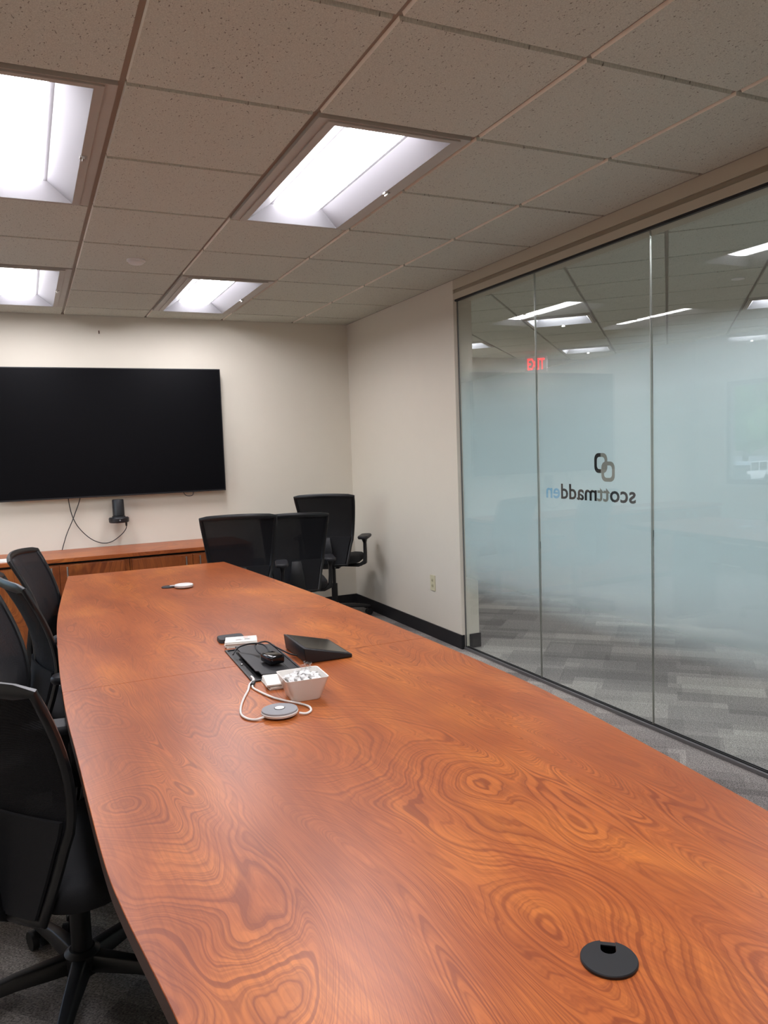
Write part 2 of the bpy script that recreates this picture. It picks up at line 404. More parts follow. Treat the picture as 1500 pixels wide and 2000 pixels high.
# lettering: reads from the office side, so mirrored from the meeting room
def lettering():
    zbase = 1.098; x = .0068
    y = 1.058                       # right-hand end seen from inside
    cols = ['logo_dark', 'logo_dark', 'logo_dark', 'logo_grey', 'logo_grey', 'logo_black', 'logo_black', 'logo_black', 'logo_black', 'logo_blue', 'logo_blue']
    word = 'scottmadden'
    full = glyph_text(word, .118, 1.0)
    wid = max(v.co.x for v in full.vertices)
    k = (1.782-1.058)/wid
    for i, ch in enumerate(word):
        pre = glyph_text(word[:i+1], .118); end = max(v.co.x for v in pre.vertices)
        one = glyph_text(ch, .118); w1 = max(v.co.x for v in one.vertices)
        x0 = end-w1
        bm = bmesh.new(); bm.from_mesh(one)
        for v in bm.verts: v.co = Vector((x+v.co.z, y+(x0+v.co.x)*k, zbase+v.co.y*1.0))
        bmesh.ops.recalc_face_normals(bm, faces=bm.faces)
        me = bpy.data.meshes.new('letter'); bm.to_mesh(me); bm.free()
        me.materials.append(MAT[cols[i]]); o = bpy.data.objects.new('letter', me); C.objects.link(o); o.parent = logo_pane
    # two interlocking rounded link shapes
    def link(cy, cz, wy, hz, th, ma, mb, dx):
        # split into a left arc (seen from inside, +y) and a right arc
        o_ = rrect(wy, hz, .032, 5); i_ = rrect(wy-2*th, hz-2*th, .018, 5)
        for half, mt in ((1, ma), (-1, mb)):
            b = B(); n = len(o_)
            for q in range(n):
                a, c = o_[q], o_[(q+1) % n]; a2, c2 = i_[q], i_[(q+1) % n]
                mid = (a[0]+c[0])/2
                segs = [(a, c, a2, c2)]
                if abs(a[0]-c[0]) > .02:       # long horizontal side: cut in two
                    m_ = lambda u_, v_, t=.5: (u_[0]+(v_[0]-u_[0])*t, u_[1]+(v_[1]-u_[1])*t)
                    segs = [(a, m_(a, c), a2, m_(a2, c2)), (m_(a, c), c, m_(a2, c2), c2)]
                for (A, Cc, A2, C2) in segs:
                    if ((A[0]+Cc[0])/2)*half > 0:
                        vs = []
                        for xx in (x-.0002+dx, x+.0002+dx):
                            vs += [(xx, cy+A[0], cz+A[1]), (xx, cy+Cc[0], cz+Cc[1]), (xx, cy+C2[0], cz+C2[1]), (xx, cy+A2[0], cz+A2[1])]
                        b.add(vs, [(0, 1, 2, 3), (7, 6, 5, 4), (0, 4, 5, 1), (1, 5, 6, 2), (2, 6, 7, 3), (3, 7, 4, 0)])
            obj('emblem_link', b, mt, logo_pane)
    link(1.314, 1.296, .100, .104, .020, 'logo_black', 'logo_grey', 0)
    link(1.260, 1.252, .100, .104, .020, 'logo_grey', 'logo_grey', .0005)
lettering()

# ---------------------------------------------------------------- left windows (daylight side)
w2 = sempty('window_2', (XL-.07, 0, 0))
my = (WY0+WY1)/2
fr = B()
for a, b_ in ((WY0, WY0+.05), (my-.03, my+.03), (WY1-.05, WY1)): fr.box(-.03, .03, a, b_, WZ0+.05, WZ1-.05)
fr.box(-.03, .03, WY0, WY1, WZ0, WZ0+.05).box(-.03, .03, WY0, WY1, WZ1-.05, WZ1)
obj('window_frame', fr, 'channel', w2)
for a, b_ in ((WY0+.05, my-.03), (my+.03, WY1-.05)):
    obj('glass_pane', B().box(-.004, .004, a, b_, WZ0+.05, WZ1-.05), 'glass', w2)
obj('window_sill', B().box(.035, .11, WY0-.03, WY1+.03, WZ0-.02, WZ0), 'white', w2, bevel=.003)

# ---------------------------------------------------------------- ceilings
def troffer_mesh(small=False):
    out = {}
    a, b_ = U/2-.012, (U/2 if small else U)-.012
    fx, fy = .226, (.262 if small else .566)
    f = B()
    z0, z1 = -.004, .012
    for (x0, x1, y0, y1) in ((-a, -fx, -b_, b_), (fx, a, -b_, b_), (-fx, fx, -b_, -fy), (-fx, fx, fy, b_)): f.box(x0, x1, y0, y1, z0, z1)
    out['frame'] = f
    l = B()                                  # raised door lip around the opening
    lx, ly = fx+.030, fy+.022
    for (x0, x1, y0, y1) in ((-lx, -fx, -ly, ly), (fx, lx, -ly, ly), (-fx, fx, -ly, -fy), (-fx, fx, fy, ly)): l.box(x0, x1, y0, y1, -.010, -.0042)
    out['door_frame'] = l
    r = B(); D = .056; tx, ty = .130, (.21 if small else .51)
    prof = []
    P0 = [(-fx, -fy), (fx, -fy), (fx, fy), (-fx, fy)]; P1 = [(-tx, -ty), (tx, -ty), (tx, ty), (-tx, ty)]
    N = 5
    rs = []
    for i in range(N+1):
        t = i/N; zz = -.0098+(D+.0098)*t**1.0; t = .004+.996*t; rs.append([(p[0]+(q[0]-p[0])*t, p[1]+(q[1]-p[1])*t, zz) for p, q in zip(P0, P1)])
    r.rings(rs, cap=False)
    r.box(-tx, tx, -ty, ty, D, D+.004)
    out['reflector'] = r
    ln = B(); n = 8; R1 = []; 
    for yy in (-ty+.012, ty-.012):
        R1.append([(.112*cos(pi*i/n), yy, D-.002-.022*sin(pi*i/n)) for i in range(n+1)])
    ln.rings(R1)
    out['lens'] = ln
    c = B().box(fx-.005, fx+.020, -.012, .010, -.016, -.0102).box(fx+.004, fx+.012, -.016, .014, -.022, -.016)
    out['latch'] = c
    h = B().box(-a, a, -b_, b_, D+.006, D+.012)
    return out
def make_troffer(loc, rot, label, group=None, small=False):
    TM = troffer_mesh(small)
    t = thing('ceiling_light', label, 'light', loc, rot, group)
    obj('frame', TM['frame'], 'troffer_frame', t)
    obj('door_frame', TM['door_frame'], 'troffer_frame', t, bevel=.001)
    obj('reflector', TM['reflector'], 'reflector', t, smooth=25)
    obj('lens', TM['lens'], 'lens_office' if small else 'lens', t, smooth=60)
    obj('latch', TM['latch'], 'steel', t)
    return t
t0 = make_troffer((U*.5, U*2, H), 0, 'recessed ceiling light at the upper left edge, nearest the camera')
TR = [(U*2.5, U*2, 'recessed ceiling light over the table, whole in view, second row centre'),
      (U*.5, U*6, 'recessed ceiling light above the television, cut by the left edge'),
      (U*2.5, U*6, 'smallest whole recessed ceiling light, near the back wall right of the smoke detector'),
      (U*.5, -U*2, 'recessed ceiling light behind the camera, over the left of the table'),
      (U*2.5, -U*2, 'recessed ceiling light behind the camera, over the right of the table')]
for x, y, lb in TR:
    c = copy_tree(t0); c.location = (x, y, H); c['label'] = lb
# office lights, grid turned 45 degrees
OT = [(-.595, 6.165, 'square office ceiling light seen through the glass, brightest one left of centre'),
      (.624, 7.385, 'square office ceiling light seen through the glass beside the wall end'),
      (-.595, 8.605, 'square office ceiling light seen through the glass beyond the red exit sign'),
      (-2.424, 6.165, 'square office ceiling light seen through the glass at the right edge'),
      (-2.424, 8.605, 'added square office fill light behind the frosted band, far right'),  # this and those below: lamps added to brighten the office
      (-4.253, 6.165, 'added square office fill light outside the frame to the right, far'),
      (-2.424, 3.725, 'added square office fill light close to the glass, outside the frame to the right'),
      (-6.082, 6.165, 'added square office fill light outside the frame, beside the far side wall'),
      (-3.643, 4.945, 'added square office fill light outside the frame to the right, middle'),
      (-2.424, 2.505, 'added square office fill light nearest the glass, outside the frame'),
      (-4.253, 3.725, 'added square office fill light outside the frame to the right, near')]
to = None
olights = []
for s_, t_, lb in OT:
    c = copy_tree(to) if to else make_troffer((0, 0, H), 0, lb, small=True); to = to or c; x, y = rot45(s_, t_); c.location = (x, y, H); c.rotation_euler = (0, 0, radians(45)); c['label'] = lb
    olights.append((s_, t_))

def tile_piece(q, name, parent):
    q1 = shrink(q, .0125)
    b = B(); n = len(q)
    b.prism(q1, 0, .012); 
    obj(name, b, 'tile', parent)
ceil_in = struct(obj('ceiling', B().box(XL, XR, YN, YB, H+.16, H+.2), 'tile'))
ceil_in.location = (0, 0, 0)
def edge_pick(b, q1):
    n = len(q1)
    for i in range(n):
        dx = abs(q1[(i+1) % n][0]-q1[i][0]); dy = abs(q1[(i+1) % n][1]-q1[i][1])
        b.mi[2+i] = 1 if dy > dx*1.01 else 0
    return b
def inside_light(ix, iy):
    return ix in (0, 2) and iy in (1, 2, 5, 6, -3, -2)
for ix in range(-2, 5):
    for iy in range(-6, 8):
        if inside_light(ix, iy): continue
        q = clip_poly([(ix*U, iy*U), ((ix+1)*U, iy*U), ((ix+1)*U, (iy+1)*U), (ix*U, (iy+1)*U)], XL, XR, YN, YB)
        if not q: continue
        q1 = shrink(q, .0115); q0 = shrink(q, .0085)
        obj('ceiling_tile', edge_pick(B().prism(q1, H, H+.012, ins=q0, sm=1), q1), ['tile', 'tile_edge'], ceil_in)
g1 = B()
for ix in range(-1, 5):
    obj('ceiling_runner', B().box(ix*U-.012, ix*U+.012, YN, YB, H+.0122, H+.02), 'tee', ceil_in)
for iy in range(-5, 8):
    g = B(); xs = [XL]+[k*U for k in range(-1, 5)]+[XR]
    for a, b_ in zip(xs, xs[1:]):
        if iy in (2, 6, -2) and any(abs(a-k*U) < .01 for k in (0, 2)): continue
        g.box(a+.012, b_-.012, iy*U-.012, iy*U+.012, H+.0122, H+.02)
    obj('ceiling_cross_tee', g, 'tee', ceil_in)
ang = B().box(XL, XL+.022, YN+.022, YB-.022, H+.0005, H+.0115).box(XR-.012, XR, YN+.012, YB-.012, H+.0005, H+.0115)
struct(obj('trim_4', B().box(XR-.011, XR, YN, YB-.011, H+.001, H+.011).box(XL, XR, YB-.011, YB, H+.001, H+.011), 'tee'))
ceil_out = struct(obj('ceiling_office', B().box(OX1, OX2, OY1, OY2, H+.16, H+.2), 'tile'))
for i in range(-14, 10):
    for j in range(-12, 12):
        s0, t0_ = SO+i*U, TO+j*U; sc, tc = s0+U/2, t0_+U/2
        if any(abs(sc-a) < U*.5 and abs(tc-b_) < U*.5 for a, b_ in olights): continue
        q = [rot45(s0, t0_), rot45(s0, t0_+U), rot45(s0+U, t0_+U), rot45(s0+U, t0_)]
        if sum(q[k-1][0]*q[k][1]-q[k][0]*q[k-1][1] for k in range(4)) < 0: q = q[::-1]
        q = clip_poly(q, OX1, OX2, OY1, OY2)
        if not q: continue
        obj('ceiling_tile', B().prism(shrink(q, .0115), H, H+.012, ins=shrink(q, .0085)), ['tile', 'tile_edge'], ceil_out)
def tee_line(fix, horiz):
    # strip along s (horiz) or t, clipped to the office
    g = .012
    if horiz: q = [rot45(fix-g, -20), rot45(fix-g, 20), rot45(fix+g, 20), rot45(fix+g, -20)]
    else: q = [rot45(-20, fix-g), rot45(20, fix-g), rot45(20, fix+g), rot45(-20, fix+g)]
    if sum(q[k-1][0]*q[k][1]-q[k][0]*q[k-1][1] for k in range(4)) < 0: q = q[::-1]
    q = clip_poly(q, OX1, OX2, OY1, OY2)
    if False: obj('ceiling_runner' if horiz else 'ceiling_cross_tee', B().prism(q, H+(.0122 if horiz else .0124), H+.02), 'tee', ceil_out)
for i in range(-14, 12):
    for hz in (True, False):
        g = B(); fix = (SO if hz else TO)+i*U
        for j in range(-14, 14):
            a = (TO if hz else SO)+j*U
            sc, tc = (fix, a+U/2) if hz else (a+U/2, fix)
            e = .012
            q = ([rot45(fix-e, a+e), rot45(fix+e, a+e), rot45(fix+e, a+U-e), rot45(fix-e, a+U-e)] if hz else
                 [rot45(a-e, fix-e), rot45(a+U+e, fix-e), rot45(a+U+e, fix+e), rot45(a-e, fix+e)])
            if sum(q[k-1][0]*q[k][1]-q[k][0]*q[k-1][1] for k in range(4)) < 0: q = q[::-1]
            q = clip_poly(q, OX1, OX2, OY1, OY2)
            if q: g.prism(q, H+(.0122 if hz else .0124), H+.02)
        if g.v: obj('ceiling_cross_tee' if hz else 'ceiling_runner', g, 'tee', ceil_out)

sd = thing('smoke_detector', 'small round white smoke detector on the ceiling tile left of the lights', 'smoke detector', (.915, 2.74, H))
obj('base_ring', B().lathe([(.052, 0), (.052, -.008), (.044, -.010)], n=28), 'white', sd, smooth=30)
obj('cover', B().lathe([(.042, -.0102), (.042, -.018), (.032, -.024), (.0, -.025)], n=28), 'white', sd, smooth=30)
sp_ = thing('ceiling_sprinkler_cap', 'round white sprinkler cap on the office ceiling behind the glass', 'sprinkler', (4.9, 2.1, H))
obj('cap', B().lathe([(.045, 0), (.045, -.006), (.03, -.009), (0, -.009)], n=24), 'white', sp_, smooth=30)

# ---------------------------------------------------------------- exit sign in the office
ex = thing('exit_sign', 'red lit exit sign hanging from the office ceiling beyond the glass', 'exit sign', (6.1, 6.12, H), radians(-40))
obj('housing', B().box(-.135, .135, -.02, .02, -.222, -.03), 'exit_body', ex, bevel=.004)
obj('stem', B().lathe([(.012, -.03), (.012, .001)], n=10), 'exit_body', ex)
me = glyph_text('EXIT', .17, 1.0)
xs = [v.co.x for v in me.vertices]; wd = max(xs)-min(xs)
for v in me.vertices:
    x, y, z = v.co; v.co = ((x-min(xs))/wd*.21-.105, -.0215+z*2, -.195+y*1.15)
me.materials.append(MAT['exit_red']); o = bpy.data.objects.new('lettering', me); C.objects.link(o); o.parent = ex

# ---------------------------------------------------------------- conference table
TZ = .74
left = [(.50, -1.9), (.43, -1.4), (.396, -1.0), (.360, -.70), (.346, -.5), (.335, -.03), (.328, .25), (.327, .521), (.331, .9), (.348, 1.53), (.385, 2.1), (.457, 2.925)]
right = [(1.362, 2.922), (1.425, 2.2), (1.478, 1.461), (1.509, .633), (1.519, -.01), (1.500, -.35), (1.476, -.573), (1.437, -.93), (1.40, -1.25), (1.34, -1.9)]
def spline(pts, n=6):
    out = []
    for i in range(len(pts)-1):
        p0 = pts[max(i-1, 0)]; p1 = pts[i]; p2 = pts[i+1]; p3 = pts[min(i+2, len(pts)-1)]
        for k in range(n):
            t = k/n
            out.append(tuple(.5*(2*p1[j]+(p2[j]-p0[j])*t+(2*p0[j]-5*p1[j]+4*p2[j]-p3[j])*t*t+(3*p1[j]-p0[j]-3*p2[j]+p3[j])*t**3) for j in range(2)))
    out.append(pts[-1]); return out
LS, RS = spline(left), spline(right)
tb = thing('conference_table', 'long boat-shaped cherry wood conference table filling the foreground', 'table', (.92, .5, 0))
def tabletop(y0, y1):
    q = [p for p in LS[::-1] if y0 <= p[1] <= y1] + [p for p in RS[::-1] if y0 <= p[1] <= y1]
    def at(S_, y):
        for a, b_ in zip(S_, S_[1:]):
            if min(a[1], b_[1]) <= y <= max(a[1], b_[1]): t = (y-a[1])/(b_[1]-a[1]+1e-9); return a[0]+t*(b_[0]-a[0])
    L_ = sorted([p for p in LS if y0 < p[1] < y1], key=lambda p: -p[1]); R_ = sorted([p for p in RS if y0 < p[1] < y1], key=lambda p: p[1])
    pts = [(at(LS, y1), y1)]+L_+[(at(LS, y0), y0), (at(RS, y0), y0)]+R_+[(at(RS, y1), y1)]
    return [(p[0]-.92, p[1]-.5) for p in pts]
for (a, b_) in ((.5205, 2.92), (-1.898, .5195)):
    top = tabletop(a, b_)
    o = obj('tabletop', B().prism(top, TZ-.032, TZ, sm=1), ['table_wood', 'edge_wood'], tb, bevel=.0012)
    e = obj('edge_band', B().prism(shrink(top, .002), TZ-.034, TZ-.0322), 'edge_wood', tb)
for y in (2.62, .5, -1.2):
    b = B().box(-.20, .20, y-.5-.035, y-.5+.035, .03, TZ-.0345)
    obj('panel_leg', b, 'gasket', tb, bevel=.004)
    obj('foot', B().box(-.24, .24, y-.5-.05, y-.5+.05, .001, .0295), 'gasket', tb, bevel=.004)
obj('modesty_beam', B().box(-.02, .02, -1.66, 2.08, .45, .6), 'gasket', tb)

# ---------------------------------------------------------------- credenza
cab_z = .665
def cabinet(x0, label):
    t = thing('cabinet', label, 'cabinet', (x0, 4.03, 0), 0)
    w_ = .928
    obj('body', B().box(0, w_, .002, .555, .06, cab_z+.005), 'cabinet_wood', t)
    obj('toe_kick', B().box(.01, w_-.01, .05, .54, .001, .06), 'gasket', t)
    for k in range(2):
        a = .012+k*(.4415); b_ = a+.4385
        d = obj('door', B().box(a, b_, -.018, 0, .075, cab_z), 'cabinet_wood', t, bevel=.0015)
        hx = (b_-.05) if k == 0 else (a+.05)
        hb = B().tube([(hx, -.020, cab_z-.018), (hx, -.042, cab_z-.018)], .004, 8).tube([(hx, -.020, cab_z-.120), (hx, -.042, cab_z-.120)], .004, 8).tube([(hx, -.042, cab_z-.008), (hx, -.042, cab_z-.130)], .0055, 8)
        obj('handle', hb, 'steel', d, smooth=40)
    return t
cabinet(-.942, 'cherry cabinet under the television, leftmost, outside the left edge')
cabinet(-.006, 'cherry cabinet with double doors behind the far left chair')
cabinet(.926, 'cherry cabinet with double doors beyond the table end beside the chair backs')
obj('filler', B(), 'gasket') if False else None
wt_ = tag(obj('worktop', B().box(-.95, 1.84, 4.01, YB-.001, .687, .715), 'credenza_wood', bevel=.0015), 'long cherry wood credenza worktop along the back wall', 'worktop')
obj('recessed_rail', B().box(-.94, 1.83, 4.06, 4.55, .6705, .6865), 'gasket', wt_)
pp = thing('paper_stack', 'loose white papers lying on the far left end of the credenza', 'papers', (.02, 4.15, .715))
obj('sheet', B().box(-.13, .15, -.09, .08, .0005, .003), 'card', pp); obj('sheet', B().box(-.16, .11, -.075, .10, .0032, .006), 'card', pp)
obj('sheet', B().box(-.10, .13, -.06, .07, .0062, .009), 'card', pp)

# ---------------------------------------------------------------- television, camera, cables
tv = thing('television', 'large black flat television mounted on the back wall', 'television', (.915, 4.53, 1.112))
obj('bezel', B().box(-.86, .86, -.018, .018, 0, .995), 'matte_black', tv, bevel=.003)
obj('screen', B().box(-.852, .852, -.0195, -.0182, .012, .987), 'tv_screen', tv)
obj('rear_housing', B().box(-.5, .5, .0185, .045, .12, .80), 'matte_black', tv, bevel=.004)
obj('wall_bracket', B().box(-.3, .3, .0455, .0695, .2, .7), 'channel', tv)
cm = thing('conference_camera', 'black cylindrical conference camera on a round wall shelf below the television', 'camera', (.915, 4.50, .905))
obj('camera_body', B().lathe([(.040, .052), (.045, .056), (.0435, .175), (.040, .182), (.0, .184)], n=28), 'matte_black', cm, smooth=35)
obj('collar', B().lathe([(.050, .042), (.050, .0515), (.046, .0518)], n=28), 'plastic2', cm, smooth=35)
obj('shelf_base', B().lathe([(.068, 0), (.075, .006), (.077, .034), (.070, .0415)], n=32), 'matte_black', cm, smooth=35)
obj('status_light', B().lathe([(.006, 0), (.006, .002)], (0, 0, 0), 12), 'led', cm).location = (0, -.0765, .022)
cm.children[-1].rotation_euler = (radians(90), 0, 0)
obj('wall_arm', B().box(-.02, .02, .06, .099, .005, .035), 'matte_black', cm)
def wire(name, pts, r, mat, parent=None, label=None, n=6):
    q = [Vector(p) for p in pts]; out = []
    for i in range(len(q)-1):
        p0 = q[max(i-1, 0)]; p1 = q[i]; p2 = q[i+1]; p3 = q[min(i+2, len(q)-1)]
        for k in range(n):
            t = k/n; out.append(.5*(2*p1+(p2-p0)*t+(2*p0-5*p1+4*p2-p3)*t*t+(3*p1-p0-3*p2+p3)*t**3))
    out.append(q[-1])
    return obj(name, B().tube(out, r, 8), mat, parent, smooth=60, label=label)
wy = 4.575
tag(wire('power_cable', [(.655, wy, 1.16), (.64, wy, 1.09), (.60, wy-.01, .99), (.575, wy-.012, .93), (.53, wy, .83), (.492, wy, .7165)], .0032, 'rubber'), 'straight black cable crossing down to the credenza', 'cable')
tag(wire('camera_cable', [(.562, wy, 1.16), (.562, wy, 1.09), (.578, wy, .985), (.61, wy, .90), (.66, wy, .83), (.72, wy, .775), (.79, wy, .745), (.86, wy, .752), (.93, wy-.01, .80), (.962, 4.52, .845), (.968, 4.50, .8725)], .0032, 'rubber'), 'looping black cable from the television to the camera shelf', 'cable')
obj('plug', B().lathe([(.006, -.018), (.008, 0), (.008, .012)], (.968-.915, 0, -.013), 10), 'rubber', cm, smooth=40)
tag(wire('loose_cable', [(1.42, 4.52, 1.13), (1.44, 4.51, 1.092), (1.47, 4.505, 1.083), (1.50, 4.51, 1.09), (1.51, 4.52, 1.13)], .003, 'rubber'), 'short black cable loop peeking below the television right side', 'cable')
hk = thing('wall_hook', 'tiny brown wall hook high above the television', 'hook', (.864, YB, 2.39))
obj('plate', B().box(-.004, .004, -.003, 0, -.012, .012), 'edge_wood', hk); obj('prong', B().tube([(0, -.003, -.006), (0, -.012, -.008), (0, -.013, .0)], .002, 6), 'edge_wood', hk)

ol = thing('wall_outlet', 'ivory double power outlet low on the right wall', 'outlet', (XR, 3.12, .41), 0)
obj('cover_plate', B().box(-.006, 0, -.036, .036, -.058, .058), 'ivory', ol, bevel=.002)
for dz in (.02, -.02):
    s_ = obj('socket', B().prism(rrect(.026, .028, .009), 0, .0015), 'ivory2', ol)
    s_.location = (-.0061, 0, dz); s_.rotation_euler = (0, radians(-90), 0)
    obj('slot', B().box(-.007, .004, -.007, -.005, .00151, .0021).box(-.007, .004, .005, .007, .00151, .0021), 'gasket', s_)

# ---------------------------------------------------------------- things on the table
def on(x, y, z=0): return (x, y, TZ+z)
# power module let into the seam
pm = thing('power_module', 'open black cable tray box set into the table seam', 'power module', on(.925, .515), radians(-2))
obj('rim', B().box(-.085, -.079, -.2, .2, .0006, .005).box(.079, .085, -.2, .2, .0006, .005).box(-.079, .079, -.2, -.194, .0006, .005).box(-.079, .079, .194, .2, .0006, .005), 'matte_black', pm, bevel=.001)
obj('well', B().box(-.0785, .0785, -.1935, .1935, .0004, .0012), 'gasket', pm)
lid = B(); 
def lidz(x): return .006+(-.06-x+.14)*.055
pts = [(-.052, -.186), (-.052, -.15), (-.060, -.145), (-.060, .10), (-.052, .105), (-.052, .186), (.07, .186), (.07, -.186)]
n_ = len(pts)
lid.add([(p[0], p[1], lidz(p[0])) for p in pts]+[(p[0], p[1], lidz(p[0])+.004) for p in pts], [tuple(range(n_-1, -1, -1)), tuple(range(n_, 2*n_))]+[(i, (i+1) % n_, n_+(i+1) % n_, n_+i) for i in range(n_)])
obj('lid', lid, 'matte_black', pm, bevel=.0008)
obj('hinge_line', B().box(.0405, .0420, -.184, .184, lidz(.041)+.0042, lidz(.041)+.0050), 'gasket', pm)
obj('latch', B().lathe([(.004, 0), (.004, .003), (0, .004)], (-.070, .0, .0015), 10), 'steel', pm, smooth=40)

# control console (wedge)
ph = thing('control_console', 'black wedge-shaped touch control console behind the white bowl', 'console', on(1.03, .42), radians(-1))
wq = B(); X2, Y2, h0, h1 = .163, .225, .052, .012
ins = .006
wq.add([(ins, 0, .0005), (X2, 0, .0005), (X2, Y2, .0005), (ins, Y2, .0005), (0, 0, h0), (X2, 0, h1), (X2, Y2, h1), (0, Y2, h0)],
       [(3, 2, 1, 0), (4, 5, 6, 7), (0, 1, 5, 4), (1, 2, 6, 5), (2, 3, 7, 6), (3, 0, 4, 7)])
obj('housing', wq, 'matte_black', ph, bevel=.0035, seg=3, smooth=35)
sl = (h1-h0)/X2
def top_strip(x0, x1, y0, y1, dz0, dz1):
    vs = []
    for dz in (dz0, dz1):
        for x, y in ((x0, y0), (x1, y0), (x1, y1), (x0, y1)): vs.append((x, y, h0+sl*x+dz))
    return B().add(vs, [(3, 2, 1, 0), (4, 5, 6, 7), (0, 1, 5, 4), (1, 2, 6, 5), (2, 3, 7, 6), (3, 0, 4, 7)])
MAT['screen_glass'] = plain('console_screen_glass', (16, 17, 20), .12)
obj('screen', top_strip(.010, X2-.010, .010, Y2-.010, .0001, .0009), 'screen_glass', ph)
# charger + cable from console to module
wire('console_cable', [(1.032-1.03, .50-.42, .010), (-.02, .10, .016), (-.055, .135, .035), (-.075, .17, .047), (-.11, .175, .040), (-.115, .12, .028), (-.098, .085, .024), (-.088, .10, .036), (-.093, .14, .046), (-.12, .19, .042), (-.16, .21, .030), (-.185, .18, .016)], .0026, 'rubber', ph)
ad = thing('power_adapter', 'glossy black power adapter lying on the open cable tray', 'adapter', on(.932, .44, .0185), radians(12))
obj('adapter_body', B().box(-.024, .024, -.038, .034, .0, .026), 'gloss_black', ad, bevel=.006, seg=3, smooth=35)
obj('strain_relief', B().lathe([(.006, 0), (.0045, .02)], (0, 0, 0), 10), 'rubber', ad).location = (0, .034, .014)
ad.children[-1].rotation_euler = (radians(-90), 0, 0)

# card stacks
def cards(name, x, y, n, w_, d_, rot, label):
    for i in range(n):
        t = obj('table_card', B().box(-w_/2, w_/2, -d_/2, d_/2, 0, .0034), 'card', bevel=.0006)
        t.location = (x+random.uniform(-.004, .004), y+random.uniform(-.004, .004), TZ+.0004+.0040*i); t.rotation_euler = (0, 0, rot+random.uniform(-.1, .1))
        pos = ['bottom', 'second', 'middle', 'fourth', 'top'][i] if n == 5 else ['bottom', 'second', 'third', 'top'][i]
        tag(t, label % pos, 'card', name)
    return t
tc = cards('cards in the stack beyond the cable tray', .922, .782, 5, .108, .080, -.18, '%s white card in the stack beyond the black cable tray')
MAT['red_ink'] = plain('red_print', (190, 110, 105), .8)
def print_line(par, x0, x1, y0, m='ink'):
    obj('print', B().box(x0, x1, y0, y0+.0022, .00341, .00365), m, par)
for i in range(3): print_line(tc, .008, .014+.01*(i % 2)+.01, .028-.006*i, 'red_ink')
for i in range(4): print_line(tc, .012, .034-.004*(i % 2), .004-.006*i)
for i in range(3): print_line(tc, -.018, .0+.003*i, -.004-.006*i)
tc2 = cards('cards in the stack beside the bowl', .906, .268, 4, .090, .105, -.12, '%s white card in the stack tucked beside the white bowl')
print_line(tc2, .0, .012, .03); print_line(tc2, .018, .03, .03)
rm = thing('coaster_puck', 'dark grey rounded rectangular pad beyond the white cards', 'pad', on(.905, .868), radians(-4))
obj('pad_body', B().prism(rrect(.094, .080, .018), .0005, .014, ins=rrect(.090, .076, .017)), 'charcoal', rm, bevel=.002)
obj('ring_mark', B().tube([(.022*cos(radians(a)), .016*sin(radians(a)), .0143) for a in range(190, 360, 10)], .0012, 6), 'matte_black', rm)

# bowl of mints
bx, by = .922, .118
bowl = thing('candy_bowl', 'square tapered white ceramic bowl full of wrapped mints', 'bowl', on(bx, by), radians(-3))
def sq(w_, r): return rrect(w_, w_, r, 4)
prof = [(.078, .0005, .012), (.082, .004, .013), (.118, .062, .010), (.120, .064, .010), (.114, .0635, .008), (.078, .010, .008)]
bb_ = B(); bb_.rings([[(p[0], p[1], z) for p in sq(w_, r)] for w_, z, r in prof])
obj('bowl_body', bb_, 'ceramic', bowl, smooth=30)
def mint_mesh():
    bm = bmesh.new(); bmesh.ops.create_icosphere(bm, subdivisions=2, radius=.0085)
    rr = random.Random(3)
    for v in bm.verts: v.co *= .82+rr.random()*.35; v.co.z *= .72
    for sx in (-1, 1):                       # twisted wrapper ends
        r0 = None
        ring = [bm.verts.new((sx*.007, .002*cos(a), .002*sin(a))) for a in [k*pi/3 for k in range(6)]]
        fan = [bm.verts.new((sx*(.012+.002*(k % 2)), .008*cos(a), .004*sin(a))) for k, a in enumerate([k*pi/3 for k in range(6)])]
        for k in range(6): bm.faces.new((ring[k], ring[(k+1) % 6], fan[(k+1) % 6], fan[k]))
    me = bpy.data.meshes.new('wrapped_mint'); bm.to_mesh(me); bm.free(); me.materials.append(MAT['mint']); return me
def mint_mat():
    k = M('mint_in_clear_wrapper'); g = k.noise(k.pos(), 160, 2)
    k.l(k.ramp(g, [(.35, lin((226, 223, 220))), (.6, lin((250, 249, 248)))]), k.b.inputs['Base Color'])
    k.b.inputs['Roughness'].default_value = .35; k.b.inputs['Coat Weight'].default_value = .2
    k.bump(k.noise(k.pos(), 330, 1), .8, .002); return k.m
MAT['mint'] = mint_mat()
mm = mint_mesh()
rr = random.Random(11); cnt = 0
for layer, (zz, half, nn) in enumerate(((.040, .028, 4), (.055, .038, 5))):
    for i in range(nn):
        for j in range(nn):
            o = bpy.data.objects.new('wrapped_mint', mm); C.objects.link(o)
            px = -half+2*half*i/(nn-1)+rr.uniform(-.003, .003); py = -half+2*half*j/(nn-1)+rr.uniform(-.003, .003)
            hz = zz + (.006*(1-(px*px+py*py)/(half*half)) if layer else 0)
            ca, sa = cos(radians(-3)), sin(radians(-3))
            o.location = (bx+px*ca-py*sa, by+px*sa+py*ca, TZ+hz+rr.uniform(-.001, .002)); o.rotation_euler = (rr.uniform(-.6, .6), rr.uniform(-.6, .6), rr.uniform(0, 6.28))
            tag(o, 'white mint in a crinkled clear wrapper heaped in the square bowl', 'candy', 'wrapped mints in the bowl')
wr = B(); n = 6
for i in range(n):
    for j in range(n):
        pass
wv = [(.03*(i/5-.5)+.004*sin(j*2.1+i), .012*sin(i*1.7+j)*.5, .024*j/5) for j in range(6) for i in range(6)]
wf = [(j*6+i, j*6+i+1, (j+1)*6+i+1, (j+1)*6+i) for j in range(5) for i in range(5)]
wr.add(wv, wf)
